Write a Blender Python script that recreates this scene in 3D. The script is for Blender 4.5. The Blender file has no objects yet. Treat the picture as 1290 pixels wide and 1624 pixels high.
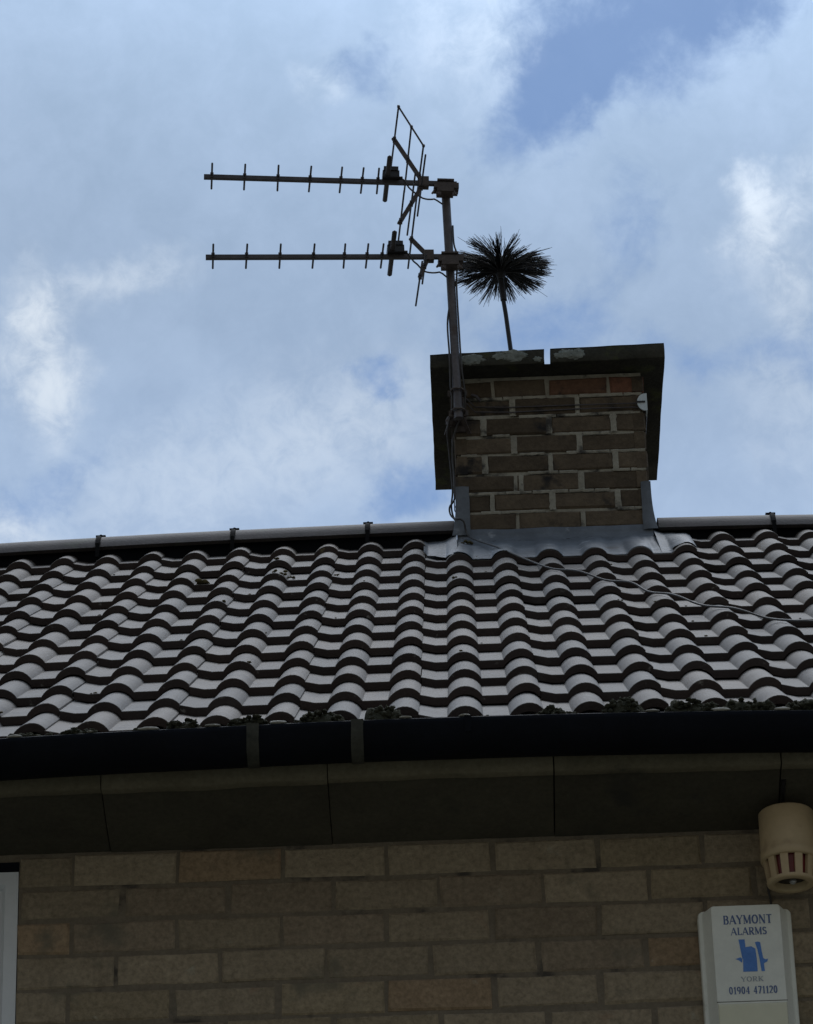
import bpy, math, random
from mathutils import Vector, Matrix, noise as mnoise
random.seed(7)
R = math.radians
S = bpy.context.scene
COL = S.collection

# ------------------------------------------------------------------ camera
YAW, PITCH, ROLL = -0.0147, 0.48718, -0.02934
cam = bpy.data.cameras.new("camera")
cam.sensor_fit = 'HORIZONTAL'; cam.sensor_width = 36.0
cam.lens = 5880.06 * 36.0 / 1290.0
cam.clip_start = 0.1; cam.clip_end = 3000
co = bpy.data.objects.new("camera", cam); COL.objects.link(co)
fw = Vector((math.sin(YAW)*math.cos(PITCH), math.cos(YAW)*math.cos(PITCH), math.sin(PITCH)))
rt = Vector((math.cos(YAW), -math.sin(YAW), 0)); up = rt.cross(fw)
r2 = math.cos(ROLL)*rt + math.sin(ROLL)*up
u2 = -math.sin(ROLL)*rt + math.cos(ROLL)*up
m = Matrix((r2, u2, -fw)).transposed().to_4x4()
m.translation = Vector((-0.0093, -8.0788, -3.7503))
co.matrix_world = m
S.camera = co

# ------------------------------------------------------------------ colour management
S.view_settings.view_transform = 'Standard'
S.view_settings.look = 'None'
S.view_settings.exposure = 0.0
S.view_settings.gamma = 1.0

# ------------------------------------------------------------------ sun (veiled by cloud) and sky
SUN_EL, SUN_AZ = R(66), R(10)          # high behind the house
sun = bpy.data.lights.new("sun", 'SUN'); sun.energy = 1.5; sun.angle = R(40); sun.color = (1.0, 0.95, 0.88)
so = bpy.data.objects.new("sun", sun); COL.objects.link(so)
sd = Vector((math.sin(SUN_AZ)*math.cos(SUN_EL), math.cos(SUN_AZ)*math.cos(SUN_EL), math.sin(SUN_EL)))
so.rotation_euler = sd.to_track_quat('Z', 'Y').to_euler()
so.location = (0, 0, 30)

W = bpy.data.worlds.new("World"); S.world = W; W.use_nodes = True
nt = W.node_tree; nt.nodes.clear()

class NG:
    """tiny helper for wiring nodes"""
    def __init__(s, nt): s.nt = nt
    def n(s, t, **k):
        o = s.nt.nodes.new(t)
        for a, b in k.items(): setattr(o, a, b)
        return o
    def l(s, a, b): s.nt.links.new(a, b)
    def put(s, sock, v):
        if hasattr(v, 'is_output'): s.l(v, sock)
        else: sock.default_value = v
    def math(s, op, a, b=0.0, c=None, clamp=False):
        o = s.n('ShaderNodeMath', operation=op, use_clamp=clamp)
        s.put(o.inputs[0], a); s.put(o.inputs[1], b)
        if c is not None: s.put(o.inputs[2], c)
        return o.outputs[0]
    def vmath(s, op, a, b):
        o = s.n('ShaderNodeVectorMath', operation=op)
        s.put(o.inputs[0], a); s.put(o.inputs[1], b)
        return o.outputs[1] if op in ('DOT_PRODUCT', 'DISTANCE', 'LENGTH') else o.outputs[0]
    def noise(s, vec, scale, detail=3, rough=.5, dist=0.0):
        o = s.n('ShaderNodeTexNoise'); s.l(vec, o.inputs['Vector'])
        o.inputs['Scale'].default_value = scale; o.inputs['Detail'].default_value = detail
        o.inputs['Roughness'].default_value = rough; o.inputs['Distortion'].default_value = dist
        return o
    def smooth(s, v, a, b, lo=0.0, hi=1.0):
        o = s.n('ShaderNodeMapRange', interpolation_type='SMOOTHSTEP')
        s.put(o.inputs[0], v)
        o.inputs[1].default_value = a; o.inputs[2].default_value = b
        o.inputs[3].default_value = lo; o.inputs[4].default_value = hi
        return o.outputs[0]
    def mix(s, f, a, b, mode='MIX'):
        o = s.n('ShaderNodeMix', data_type='RGBA', blend_type=mode)
        s.put(o.inputs[0], f)
        for sock, v in ((o.inputs[6], a), (o.inputs[7], b)):
            if isinstance(v, tuple) and len(v) == 3: v = v + (1,)
            s.put(sock, v)
        return o.outputs[2]

g = NG(nt)
STR = 0.1
sky = g.n('ShaderNodeTexSky', sky_type='NISHITA', sun_disc=False)
sky.sun_elevation = SUN_EL; sky.sun_rotation = SUN_AZ
sky.air_density = 1.0; sky.dust_density = 0.3; sky.ozone_density = 1.5
tc = g.n('ShaderNodeTexCoord')
D = tc.outputs['Generated']
# a fixed chart of the heavens, centred north at 28 degrees up (unit: about ten degrees)
A0 = g.math('MULTIPLY', g.vmath('DOT_PRODUCT', D, (0.999260, 0.028425, -0.025923)), 5.88)
B0 = g.math('MULTIPLY', g.vmath('DOT_PRODUCT', D, (0.036211, -0.467453, 0.883276)), 5.88)
cb = g.n('ShaderNodeCombineXYZ'); g.l(A0, cb.inputs[0]); g.l(B0, cb.inputs[1])
Q = cb.outputs[0]
w1 = g.noise(Q, 5.0, 4, .55)
w2 = g.noise(Q, 16.0, 4, .6)
def warped(amt1, amt2):
    a = g.vmath('SUBTRACT', w1.outputs['Color'], (.5, .5, .5)); a = g.vmath('MULTIPLY', a, (amt1, amt1, 0))
    b = g.vmath('SUBTRACT', w2.outputs['Color'], (.5, .5, .5)); b = g.vmath('MULTIPLY', b, (amt2, amt2, 0))
    return g.vmath('ADD', g.vmath('ADD', Q, a), b)
Qw = warped(.10, .085)
def blob(vec, cx, cy, rx, ry, rot=0.0):
    """soft ellipse on the chart: 1 at its middle, 0 at its rim"""
    mp = g.n('ShaderNodeMapping', vector_type='TEXTURE'); g.l(vec, mp.inputs[0])
    mp.inputs['Location'].default_value = (cx, cy, 0); mp.inputs['Rotation'].default_value = (0, 0, R(rot))
    mp.inputs['Scale'].default_value = (rx, ry, 1)
    ln = g.vmath('LENGTH', mp.outputs[0], (0, 0, 0))
    return g.smooth(ln, 1.0, 0.0)
def total(lst):
    t = lst[0]
    for x in lst[1:]: t = g.math('ADD', t, x)
    return t
def ch(x, y): return ((x-645)/1000.0, (812-y)/1000.0)
gaps = []
for (x, y, rx, ry, rot, k) in [
        (985, 50, .25, .16, 0, .80), (850, 180, .17, .10, 35, .70), (1200, 5, .20, .07, 0, .55), (575, 105, .11, .08, 0, .55),
        (985, 365, .10, .12, 0, .42), (120, 735, .14, .07, 40, .42), (20, 800, .12, .08, 0, .32), (640, 785, .12, .08, 25, .6),
        (600, 600, .07, .05, 0, .5), (930, 520, .16, .10, 0, .42), (1160, 580, .11, .07, 30, .45), (1290, 570, .11, .10, 0, .45),
        (760, 520, .25, .12, 0, .35), (1060, 560, .09, .08, 0, .4)]:
    cx, cy = ch(x, y)
    gaps.append(g.math('MULTIPLY', blob(Qw, cx, cy, rx*1.25, ry*1.25, rot), k))
gap = total(gaps)
f1 = g.noise(Q, 2.6, 7, .55, .3)          # broad cover
f2 = g.noise(Q, 6.5, 8, .62, .35)         # billows
f4 = g.noise(Q, 19.0, 6, .65, .5)         # ragged edges
f3 = g.noise(Q, 1.1, 5, .5)
cover = g.math('SUBTRACT', g.math('ADD', g.math('MULTIPLY', f1.outputs[0], .75), g.math('ADD', g.math('MULTIPLY', f2.outputs[0], .62), g.math('MULTIPLY', f4.outputs[0], .34))), gap)
cl = g.smooth(cover, .04, .64, .15, 1.0)
# cloud body
lights_ = []
for (x, y, rx, ry, rot, k) in [
        (72, 555, .065, .155, 4, 1.0), (65, 500, .04, .05, 0, .55), (75, 630, .04, .06, 0, .45), (190, 448, .14, .045, 12, .5),
        (1190, 308, .05, .05, 20, .95), (1208, 365, .075, .055, 20, .8), (1225, 430, .09, .07, -20, .42), (1285, 300, .05, .09, 0, .35),
        (1262, 480, .06, .08, 0, .25), (0, 850, .10, .05, 0, .7), (340, 740, .35, .13, 25, .32), (590, 680, .2, .10, 20, .30),
        (510, 122, .05, .04, 0, .25), (740, 70, .12, .12, 0, .22), (1260, 640, .10, .14, 0, .25), (840, 90, .05, .04, 0, .2)]:
    cx, cy = ch(x, y)
    lights_.append(g.math('MULTIPLY', blob(Qw, cx, cy, rx*1.3, ry*1.3, rot), k))
lum = total(lights_)
lowb = g.smooth(B0, .75, -.15)            # cloud layer thins and brightens towards the horizon
shade = g.math('ADD', g.math('MULTIPLY', f3.outputs[0], .42), g.math('ADD', g.math('MULTIPLY', f2.outputs[0], .40), g.math('MULTIPLY', f4.outputs[0], .18)))
shade = g.smooth(shade, .36, .66)
c_dark = g.mix(lowb, (.272, .367, .505), (.365, .485, .685))
c_mid = g.mix(lowb, (.330, .432, .590), (.440, .570, .775))
body = g.mix(shade, c_dark, c_mid)
lum = g.math('MULTIPLY', lum, g.smooth(g.math('ADD', g.math('MULTIPLY', f4.outputs[0], .55), g.math('MULTIPLY', f2.outputs[0], .45)), .36, .62, .25, 1.25))
body = g.mix(g.math('SUBTRACT', 1.0, g.math('POWER', 2.718, g.math('MULTIPLY', lum, -.8))), body, (.82, .89, .96))
body = g.mix(1.0, body, (1/STR, 1/STR, 1/STR), 'MULTIPLY')
skyc = g.mix(1.0, sky.outputs[0], (.86, .97, 1.08), 'MULTIPLY')
sdv_ = (math.sin(SUN_AZ)*math.cos(SUN_EL), math.cos(SUN_AZ)*math.cos(SUN_EL), math.sin(SUN_EL))
near = g.vmath('DOT_PRODUCT', D, sdv_)
away = g.smooth(near, .66, -.10)          # dull grey put into the unseen sky behind, to dim the walls
body = g.mix(away, body, (.205/STR, .201/STR, .190/STR))
glow = g.smooth(near, .80, 1.0, 1.0, 4.4)  # brightness added round the unseen sun to lift the tile tops
gc = g.n('ShaderNodeCombineColor')
for i in range(3): g.l(glow, gc.inputs[i])
body = g.mix(1.0, body, gc.outputs[0], 'MULTIPLY')
cl = g.math('MAXIMUM', cl, g.math('MULTIPLY', away, .95))
fin = g.mix(cl, skyc, body)
bg = g.n('ShaderNodeBackground'); bg.inputs['Strength'].default_value = STR
g.l(fin, bg.inputs['Color'])
ow = g.n('ShaderNodeOutputWorld'); g.l(bg.outputs[0], ow.inputs['Surface'])

# ------------------------------------------------------------------ materials
def material(name, c1, c2, scale=12, rough=.7, bump=.15, bscale=60, spec=.5, tint=True, patch=None, metallic=0, stretch=None, fine=.35, pscale=None):
    mt = bpy.data.materials.new(name); mt.use_nodes = True
    q = NG(mt.node_tree); b = mt.node_tree.nodes['Principled BSDF']
    t = q.n('ShaderNodeTexCoord'); v = t.outputs['Object']
    if stretch:
        mp = q.n('ShaderNodeMapping'); q.l(v, mp.inputs[0]); mp.inputs['Scale'].default_value = stretch; v = mp.outputs[0]
    n1 = q.noise(v, scale, 6, .6); n2 = q.noise(v, bscale, 4, .65)
    f = q.math('ADD', q.math('MULTIPLY', q.math('SUBTRACT', n1.outputs[0], .5), 1.8), .5, clamp=True)
    c = q.mix(f, c1, c2)
    k = q.math('ADD', q.math('MULTIPLY', n2.outputs[0], 2*fine), 1-fine)
    kc = q.n('ShaderNodeCombineColor')
    for i in range(3): q.l(k, kc.inputs[i])
    c = q.mix(1.0, c, kc.outputs[0], 'MULTIPLY')
    if tint:
        at = q.n('ShaderNodeAttribute', attribute_name='tint')
        c = q.mix(1.0, c, at.outputs['Color'], 'MULTIPLY')
    for i, (pc, ps, lo, hi) in enumerate(patch or []):
        pn = q.noise(q.vmath('ADD', v, (3.1+7*i, 1.7, 9.2*i)), ps, 5, .6)
        c = q.mix(q.smooth(pn.outputs[0], lo, hi), c, pc)
    q.l(c, b.inputs['Base Color'])
    b.inputs['Roughness'].default_value = rough
    b.inputs['Specular IOR Level'].default_value = spec
    b.inputs['Metallic'].default_value = metallic
    if bump:
        bp = q.n('ShaderNodeBump'); bp.inputs['Strength'].default_value = bump; bp.inputs['Distance'].default_value = .004
        hh = q.math('ADD', n2.outputs[0], q.math('MULTIPLY', n1.outputs[0], .8))
        q.l(hh, bp.inputs['Height']); q.l(bp.outputs[0], b.inputs['Normal'])
    return mt

M = {}
M['tile'] = material('tile concrete', (.100, .087, .076), (.160, .142, .124), 7, .74, .35, 170, .4,
                     patch=[((.20, .17, .09), 9, .72, .80), ((.27, .26, .24), 24, .65, .76), ((.075, .066, .062), 6, .54, .74)])
M['ridge'] = material('ridge concrete', (.030, .024, .023), (.082, .067, .061), 9, .7, .35, 120, .4, patch=[((.05, .05, .035), 12, .58, .7)])
M['brick'] = material('wall brick', (.238, .190, .132), (.325, .265, .188), 17, .95, 1.0, 75, .1, fine=.66,
                      patch=[((.27, .165, .105), 7, .64, .80), ((.15, .135, .100), 5, .58, .76), ((.36, .33, .25), 22, .66, .80)])
M['mortar'] = material('wall mortar', (.145, .119, .086), (.205, .170, .124), 18, .95, .6, 130, .2, tint=False, patch=[((.07, .06, .05), 9, .57, .70)])
M['sooty'] = material('chimney brick', (.066, .051, .036), (.130, .101, .069), 13, .95, .8, 80, .2, fine=.45, patch=[((.025, .023, .022), 6, .56, .68)])
M['pointing'] = material('chimney mortar', (.20, .18, .14), (.41, .38, .30), 11, .95, .8, 100, .2, tint=False, patch=[((.06, .055, .048), 8, .52, .64)])
M['slab'] = material('cap concrete', (.034, .033, .026), (.066, .062, .048), 12, .95, .9, 80, .1, fine=.5,
                     patch=[((.075, .08, .04), 9, .54, .70), ((.16, .16, .14), 17, .66, .74)])
M['lead'] = material('lead sheet', (.072, .080, .090), (.155, .168, .182), 9, .62, .6, 40, .4, tint=False, patch=[((.27, .28, .29), 16, .58, .74), ((.06, .06, .06), 6, .62, .74)])
M['gutter'] = material('gutter paint and gap shade', (.0025, .0032, .0055), (.006, .0075, .012), 6, .75, .1, 60, .12, tint=False, patch=[((.008, .009, .009), 5, .62, .80)])
M['strap'] = material('weathered strap', (.030, .031, .025), (.075, .074, .06), 30, .8, .3, 90, .3, tint=False)
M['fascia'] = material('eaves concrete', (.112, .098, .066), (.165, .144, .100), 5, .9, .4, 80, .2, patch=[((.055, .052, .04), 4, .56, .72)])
M['lichen'] = material('lichen', (.12, .13, .11), (.27, .28, .245), 45, .95, .5, 160, .1, tint=False)
M['soffit'] = material('shaded soffit', (.052, .046, .034), (.082, .073, .053), 7, .9, .4, 80, .2, patch=[((.04, .038, .032), 4, .56, .72)])  # underside darker than the lip, its shade put into the colour
M['lichenmoss'] = material('dry moss', (.07, .06, .03), (.17, .14, .07), 60, .95, .9, 220, .1, tint=False)
M['clip'] = material('clip', (.006, .006, .006), (.012, .011, .011), 60, .9, .2, 220, .1, tint=False)
M['moss'] = material('moss', (.028, .029, .020), (.065, .064, .044), 60, .95, .9, 220, .1, tint=False)
M['pad'] = material('pale lump', (.35, .34, .30), (.52, .50, .45), 30, .9, .4, 90, .2, tint=False)
M['upvc'] = material('white window plastic', (.62, .64, .66), (.70, .72, .73), 4, .4, .03, 40, .5, tint=False, fine=.08)
M['curtain'] = material('net curtain', (.5, .5, .5), (.62, .62, .6), 6, .9, .1, 40, .2, tint=False)
M['alu'] = material('weathered aluminium', (.045, .039, .040), (.095, .085, .084), 25, .55, .2, 90, .5, tint=False, metallic=.3)
M['darkpl'] = material('black plastic', (.012, .012, .013), (.022, .021, .022), 20, .5, .15, 80, .4, tint=False)
M['rust'] = material('rusted steel', (.045, .033, .028), (.11, .085, .07), 28, .7, .4, 110, .4, tint=False)
M['galv'] = material('galvanised steel', (.060, .052, .052), (.135, .118, .114), 18, .5, .2, 90, .5, tint=False, metallic=.4, patch=[((.07, .05, .04), 12, .58, .70)])
M['cable'] = material('grey cable sheath', (.035, .031, .029), (.075, .070, .064), 25, .6, .1, 90, .4, tint=False)
M['bristle'] = material('black bristle', (.006, .006, .007), (.014, .013, .014), 40, .55, 0, 90, .4, tint=False, patch=[((.02, .05, .03), 8, .68, .74)])
M['white'] = material('alarm plastic', (.70, .70, .62), (.80, .80, .72), 8, .45, .06, 60, .4, tint=False, fine=.1, patch=[((.48, .47, .40), 9, .62, .75)])
M['lens'] = material('strobe lens', (.62, .60, .44), (.68, .66, .50), 8, .25, .03, 40, .5, tint=False, fine=.06)
M['ink'] = material('blue ink', (.09, .13, .26), (.12, .17, .32), 200, .6, 0, 60, .3, tint=False, fine=.2)
M['paleink'] = material('faded ink', (.30, .33, .36), (.38, .40, .42), 200, .6, 0, 60, .3, tint=False)
M['emblem'] = material('emblem ink', (.085, .21, .54), (.12, .26, .60), 60, .6, 0, 60, .3, tint=False, fine=.15)
M['cream'] = material('yellowed plastic', (.45, .34, .195), (.53, .405, .24), 10, .5, .06, 50, .4, tint=False, fine=.12, patch=[((.40, .29, .17), 14, .60, .74)])
M['red'] = material('red lens', (.10, .008, .010), (.16, .012, .014), 20, .3, 0, 50, .5, tint=False)
M['metal'] = material('bright screw', (.35, .36, .36), (.5, .5, .5), 20, .4, 0, 50, .5, tint=False, metallic=.5)
M['plate'] = material('pale plate', (.50, .56, .56), (.62, .66, .66), 20, .5, .1, 50, .5, tint=False)
M['paving'] = material('paving', (.10, .10, .075), (.16, .15, .12), 1.5, .9, .3, 20, .3, tint=False)
gm = bpy.data.materials.new('window glass'); gm.use_nodes = True
gb = gm.node_tree.nodes['Principled BSDF']; gb.inputs['Base Color'].default_value = (.012, .014, .02, 1)
gb.inputs['Roughness'].default_value = .05
gq = NG(gm.node_tree); gt = gq.n('ShaderNodeTexCoord'); gn = gq.noise(gt.outputs['Object'], 1.5, 2)
gp = gq.n('ShaderNodeBump'); gp.inputs['Strength'].default_value = .02; gq.l(gn.outputs[0], gp.inputs['Height']); gq.l(gp.outputs[0], gb.inputs['Normal'])

# ------------------------------------------------------------------ mesh helpers
def wloc(o):
    v = Vector((0, 0, 0))
    while o is not None: v += o.location; o = o.parent
    return v
class MB:
    def __init__(s): s.v = []; s.f = []; s.t = []; s.sm = []; s.tint = (1, 1, 1)
    def add(s, vs, fs, smooth=False):
        o = len(s.v); s.v += [tuple(x) for x in vs]
        for f in fs: s.f.append(tuple(i+o for i in f)); s.t.append(s.tint); s.sm.append(smooth)
    def box(s, lo, hi):
        x0, y0, z0 = lo; x1, y1, z1 = hi
        s.add([(x0,y0,z0),(x1,y0,z0),(x1,y1,z0),(x0,y1,z0),(x0,y0,z1),(x1,y0,z1),(x1,y1,z1),(x0,y1,z1)],
              [(0,3,2,1),(4,5,6,7),(0,1,5,4),(1,2,6,5),(2,3,7,6),(3,0,4,7)])
    def obox(s, c, ax, ay, az):
        """box about c with half-axis vectors"""
        c = Vector(c); ax = Vector(ax); ay = Vector(ay); az = Vector(az)
        vs = [c+sx*ax+sy*ay+sz*az for sz in (-1,1) for sx, sy in ((-1,-1),(1,-1),(1,1),(-1,1))]
        s.add(vs, [(0,3,2,1),(4,5,6,7),(0,1,5,4),(1,2,6,5),(2,3,7,6),(3,0,4,7)])
    def bar(s, a, b, w, h, upv=(0,0,1)):
        a = Vector(a); b = Vector(b); d = (b-a).normalized(); u = Vector(upv)
        sd_ = d.cross(u).normalized(); u = sd_.cross(d).normalized()
        s.obox((a+b)/2, (b-a)/2, sd_*w/2, u*h/2)
    def tube(s, pts, r, n=8, caps=True, smooth=True):
        pts = [Vector(p) for p in pts]; rs = r if isinstance(r, (list, tuple)) else [r]*len(pts)
        ref = None; rings = []
        for i, p in enumerate(pts):
            d = (pts[min(i+1, len(pts)-1)]-pts[max(i-1, 0)]).normalized()
            if ref is None: ref = d.orthogonal().normalized()
            ref = (ref-d*ref.dot(d)).normalized(); b = d.cross(ref)
            rings.append([p+rs[i]*(math.cos(2*math.pi*k/n)*ref+math.sin(2*math.pi*k/n)*b) for k in range(n)])
        vs = [v for rg in rings for v in rg]; fs = []
        for i in range(len(pts)-1):
            for k in range(n):
                fs.append((i*n+k, i*n+(k+1) % n, (i+1)*n+(k+1) % n, (i+1)*n+k))
        s.add(vs, fs, smooth)
        if caps:
            s.add(rings[0], [tuple(range(n-1, -1, -1))]); s.add(rings[-1], [tuple(range(n))])
    def lathe(s, c, prof, n=32, smooth=True, a0=0, a1=360):
        """profile of (radius, z) turned about the vertical through c"""
        full = abs(a1-a0) >= 360; k = n if full else n+1
        vs = []
        for (r, z) in prof:
            for i in range(k):
                a = R(a0+(a1-a0)*i/n); vs.append((c[0]+r*math.cos(a), c[1]+r*math.sin(a), c[2]+z))
        fs = []
        for j in range(len(prof)-1):
            for i in range(n):
                i2 = (i+1) % k
                fs.append((j*k+i, j*k+i2, (j+1)*k+i2, (j+1)*k+i))
        s.add(vs, fs, smooth)
    def grid(s, rows, smooth=True):
        n = len(rows[0]); vs = [v for r in rows for v in r]
        fs = [(j*n+i, j*n+i+1, (j+1)*n+i+1, (j+1)*n+i) for j in range(len(rows)-1) for i in range(n-1)]
        s.add(vs, fs, smooth)
    def lump(s, c, rx, ry, rz, seed=0, n=14, mth=9, amp=.35):
        vs = []; fs = []
        for j in range(mth+1):
            th = math.pi*j/mth
            for i in range(n):
                ph = 2*math.pi*i/n
                d = Vector((math.sin(th)*math.cos(ph), math.sin(th)*math.sin(ph), math.cos(th)))
                k = 1+amp*mnoise.noise(d*1.8+Vector((seed*3.7, seed, 0)))+amp*.5*mnoise.noise(d*5+Vector((0, seed*2.1, 0)))
                vs.append((c[0]+rx*k*d.x, c[1]+ry*k*d.y, c[2]+rz*k*d.z))
        for j in range(mth):
            for i in range(n): fs.append((j*n+i, (j+1)*n+i, (j+1)*n+(i+1) % n, j*n+(i+1) % n))
        s.add(vs, fs, True)
    def build(s, name, mat, parent=None, loc=None):
        base = wloc(parent) if parent else Vector(loc or (0, 0, 0))
        me = bpy.data.meshes.new(name)
        me.from_pydata([(x-base.x, y-base.y, z-base.z) for x, y, z in s.v], [], s.f)
        at = me.color_attributes.new('tint', 'FLOAT_COLOR', 'CORNER')
        for p in me.polygons:
            c = s.t[p.index]; p.use_smooth = s.sm[p.index]
            for li in p.loop_indices: at.data[li].color = (c[0], c[1], c[2], 1)
        me.materials.append(mat); me.update()
        o = bpy.data.objects.new(name, me); COL.objects.link(o)
        if parent: o.parent = parent
        else: o.location = base
        return o
def thing(name, label, cat, loc, group=None):
    o = bpy.data.objects.new(name, None); COL.objects.link(o)
    o.location = loc; o.empty_display_size = .1
    o['label'] = label; o['category'] = cat
    if group: o['group'] = group
    return o
def tag(o, label, cat, group=None, kind=None):
    if label: o['label'] = label
    if cat: o['category'] = cat
    if group: o['group'] = group
    if kind: o['kind'] = kind
    return o
def rnd(a): return random.uniform(-a, a)

# ------------------------------------------------------------------ setting: ground
GZ = -5.35
b = MB(); b.grid([[(x, y, GZ) for x in (-600, -60, -12, 12, 60, 600)] for y in (-600, -60, -12, 12, 60, 600)], False)
o = b.build('ground', M['paving']); o['kind'] = 'structure'

# ------------------------------------------------------------------ the house
house = thing('house', 'brown brick house with dark double roman tiled roof, brick chimney and black gutter', 'house', (0, 3.3, GZ))
HX0, HX1 = -4.6, 4.6
WY = 0.30                                   # face of the front wall
WTOP = -0.224                               # underside of the eaves at the wall

def hump(x): return 0.0077*min(abs(x), 1.7)**2
def roof_profile():
    phi, dp, gg, n = 0.58585, 0.02541, 0.33939, 12
    P = [(0.0, 0.0)]; A = []
    for k in range(n):
        a = phi+dp*((k+.5)/n-.5); A.append(a)
        P.append((P[-1][0]+gg*math.cos(a), P[-1][1]+gg*math.sin(a)))
    return P, A, gg
RP, RA, GAUGE = roof_profile()
ROLLW, ROLLH = .0435, .026
RAD = (ROLLW**2+ROLLH**2)/(2*ROLLH)
def roll(x):
    """height of the tile surface above its pan at distance x from a roll's middle"""
    d = abs((x+.075) % .15-.075)
    if d >= ROLLW: return 0.0
    return math.sqrt(max(RAD*RAD-d*d, 0))-(RAD-ROLLH)
LIP = .0235
def row_pt(k, x, s, n):
    """point on course k: x along the eaves, s up the slope from its front edge, n square to the slope"""
    y0, z0 = RP[k]; a = RA[k]
    return Vector((x, y0+s*math.cos(a)-n*math.sin(a), z0+s*math.sin(a)+n*math.cos(a)-hump(x)))

# --- front slope: every tile its own lapped piece with two rolls, a thick nose and a side lap
roofm = MB()
us = []
for c in (-1, 0):                            # offsets inside one .30 m tile, measured from its odd (lapped) roll
    pass
def tile_xs():
    xs = []
    for c0 in (0.0, .15):
        xs += [c0+t for t in (-.0455, -.0435, -.0425, -.038, -.031, -.022, -.011, 0, .011, .022, .031, .038, .0425, .0435, .0455)]
    xs += [.075-.01, .225-.012]
    lo, hi = -.112, .150+.0375
    return sorted([lo, -.075]+[x for x in xs if lo < x < hi]+[hi])
TX = tile_xs()                               # runs from the pan left of an even roll to just past the odd roll
for k in range(12):
    for j in range(-16, 16):
        xe = j*.30                           # even roll of this tile
        if k == 11 and j in (0, 1, 2): continue   # the chimney and its lead stand here
        dn = rnd(.0014); ds = rnd(.0035); dx = rnd(.0015); tw = rnd(.006); sk = rnd(.006)
        q = .80+.36*random.random(); hq = rnd(.04)
        if random.random() < .10: q *= .80
        roofm.tint = (q*(1+hq), q, q*(1-hq))
        L = GAUGE+.05 if k < 11 else .225
        th = LIP-.001
        def P(x, s, n, lapx):
            nn = -ROLLH+roll(x)+n+dn+tw*x-LIP/GAUGE*max(s, 0)
            return row_pt(k, xe+x+dx, s+ds+sk*x, nn)
        def lapn(x):                         # the far flank rides over its neighbour
            return 0.0045 if x > .150+.02 else (.0045*max(0, (x-.12)/.05) if x > .12 else 0)
        top = []
        for s in (.0022, .02, L*.35, L*.7, L):
            top.append([P(x, s, lapn(x), 0) for x in TX])
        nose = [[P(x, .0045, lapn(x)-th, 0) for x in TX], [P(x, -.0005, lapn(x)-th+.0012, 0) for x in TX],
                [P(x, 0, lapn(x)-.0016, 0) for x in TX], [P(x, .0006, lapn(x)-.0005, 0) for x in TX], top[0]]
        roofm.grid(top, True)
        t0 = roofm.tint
        roofm.tint = (t0[0]*.38, t0[1]*.31, t0[2]*.33); roofm.grid(nose[:3], False); roofm.tint = t0; roofm.grid(nose[2:], True)  # nose tinted darker: unfaded pigment, with the lip's shade put in
        # edge of the side lap
        x = TX[-1]
        roofm.grid([[P(x, s, .0045, 0) for s in (0, .02, L*.5, L)], [P(x, s, -.004, 0) for s in (0, .02, L*.5, L)]], False)
        # underside, shows only at the eaves
        if k == 0: roofm.grid([[P(x, .0045, lapn(x)-th, 0) for x in TX], [P(x, .2, lapn(x)-th, 0) for x in TX]], False)
# --- back slope (same tiles seen only as a rippled sheet)
RY = 3.335
BACK = 6.9
roofm.tint = (1, 1, 1)
xs = [HX0-.1+i*.025 for i in range(int((HX1-HX0+.2)/.025)+1)]
zr = RP[11][1]+(RY-RP[11][0])*math.tan(RA[11])-.03
roofm.grid([[(x, RY+t*(BACK-RY), zr-t*(BACK-RY)*math.tan(R(33))+roll(x)-ROLLH-hump(x)) for x in xs] for t in (0, .25, .5, .75, 1)])
# dark felt under the tiles
fl = []
for k in range(0, 12):
    fl.append([row_pt(k, x, .05, -.085) for x in (HX0, -2, -1, 0, 1, 2, HX1)])
roofm.tint = (.15, .15, .15)
roofm.grid(fl, False)
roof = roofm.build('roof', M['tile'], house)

# --- moss and lichen tufts in the pans
mm = MB()
for (k, x, s, r) in [(9, -.575, .03, .012), (9, -.545, .04, .009), (9, -.60, .03, .009), (10, -.60, .02, .008), (9, -.40, .06, .007),
                     (9, -.835, .02, .02), (7, -.73, .02, .008), (11, .03, .02, .012), (8, -.02, .05, .008), (10, .06, .05, .007), (6, .47, .02, .006)]:
    p = row_pt(k, x, s, -ROLLH+roll(x)+.001)
    for q_ in range(5): mm.lump(p+Vector((rnd(r*1.4), rnd(r), 0)), r*.6, r*.5, r*.3, seed=k+x+q_, n=8, mth=6)
for i in range(36):
    k = random.randint(1, 11); x = rnd(1.6); p = row_pt(k, x, random.uniform(.004, .03), -ROLLH+roll(x)); r = random.uniform(.002, .0045)
    mm.lump(p, r*1.5, r, r*.6, seed=i, n=8, mth=5)
mm.build('roof_moss', M['lichenmoss'], roof)['kind'] = 'stuff'

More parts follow.
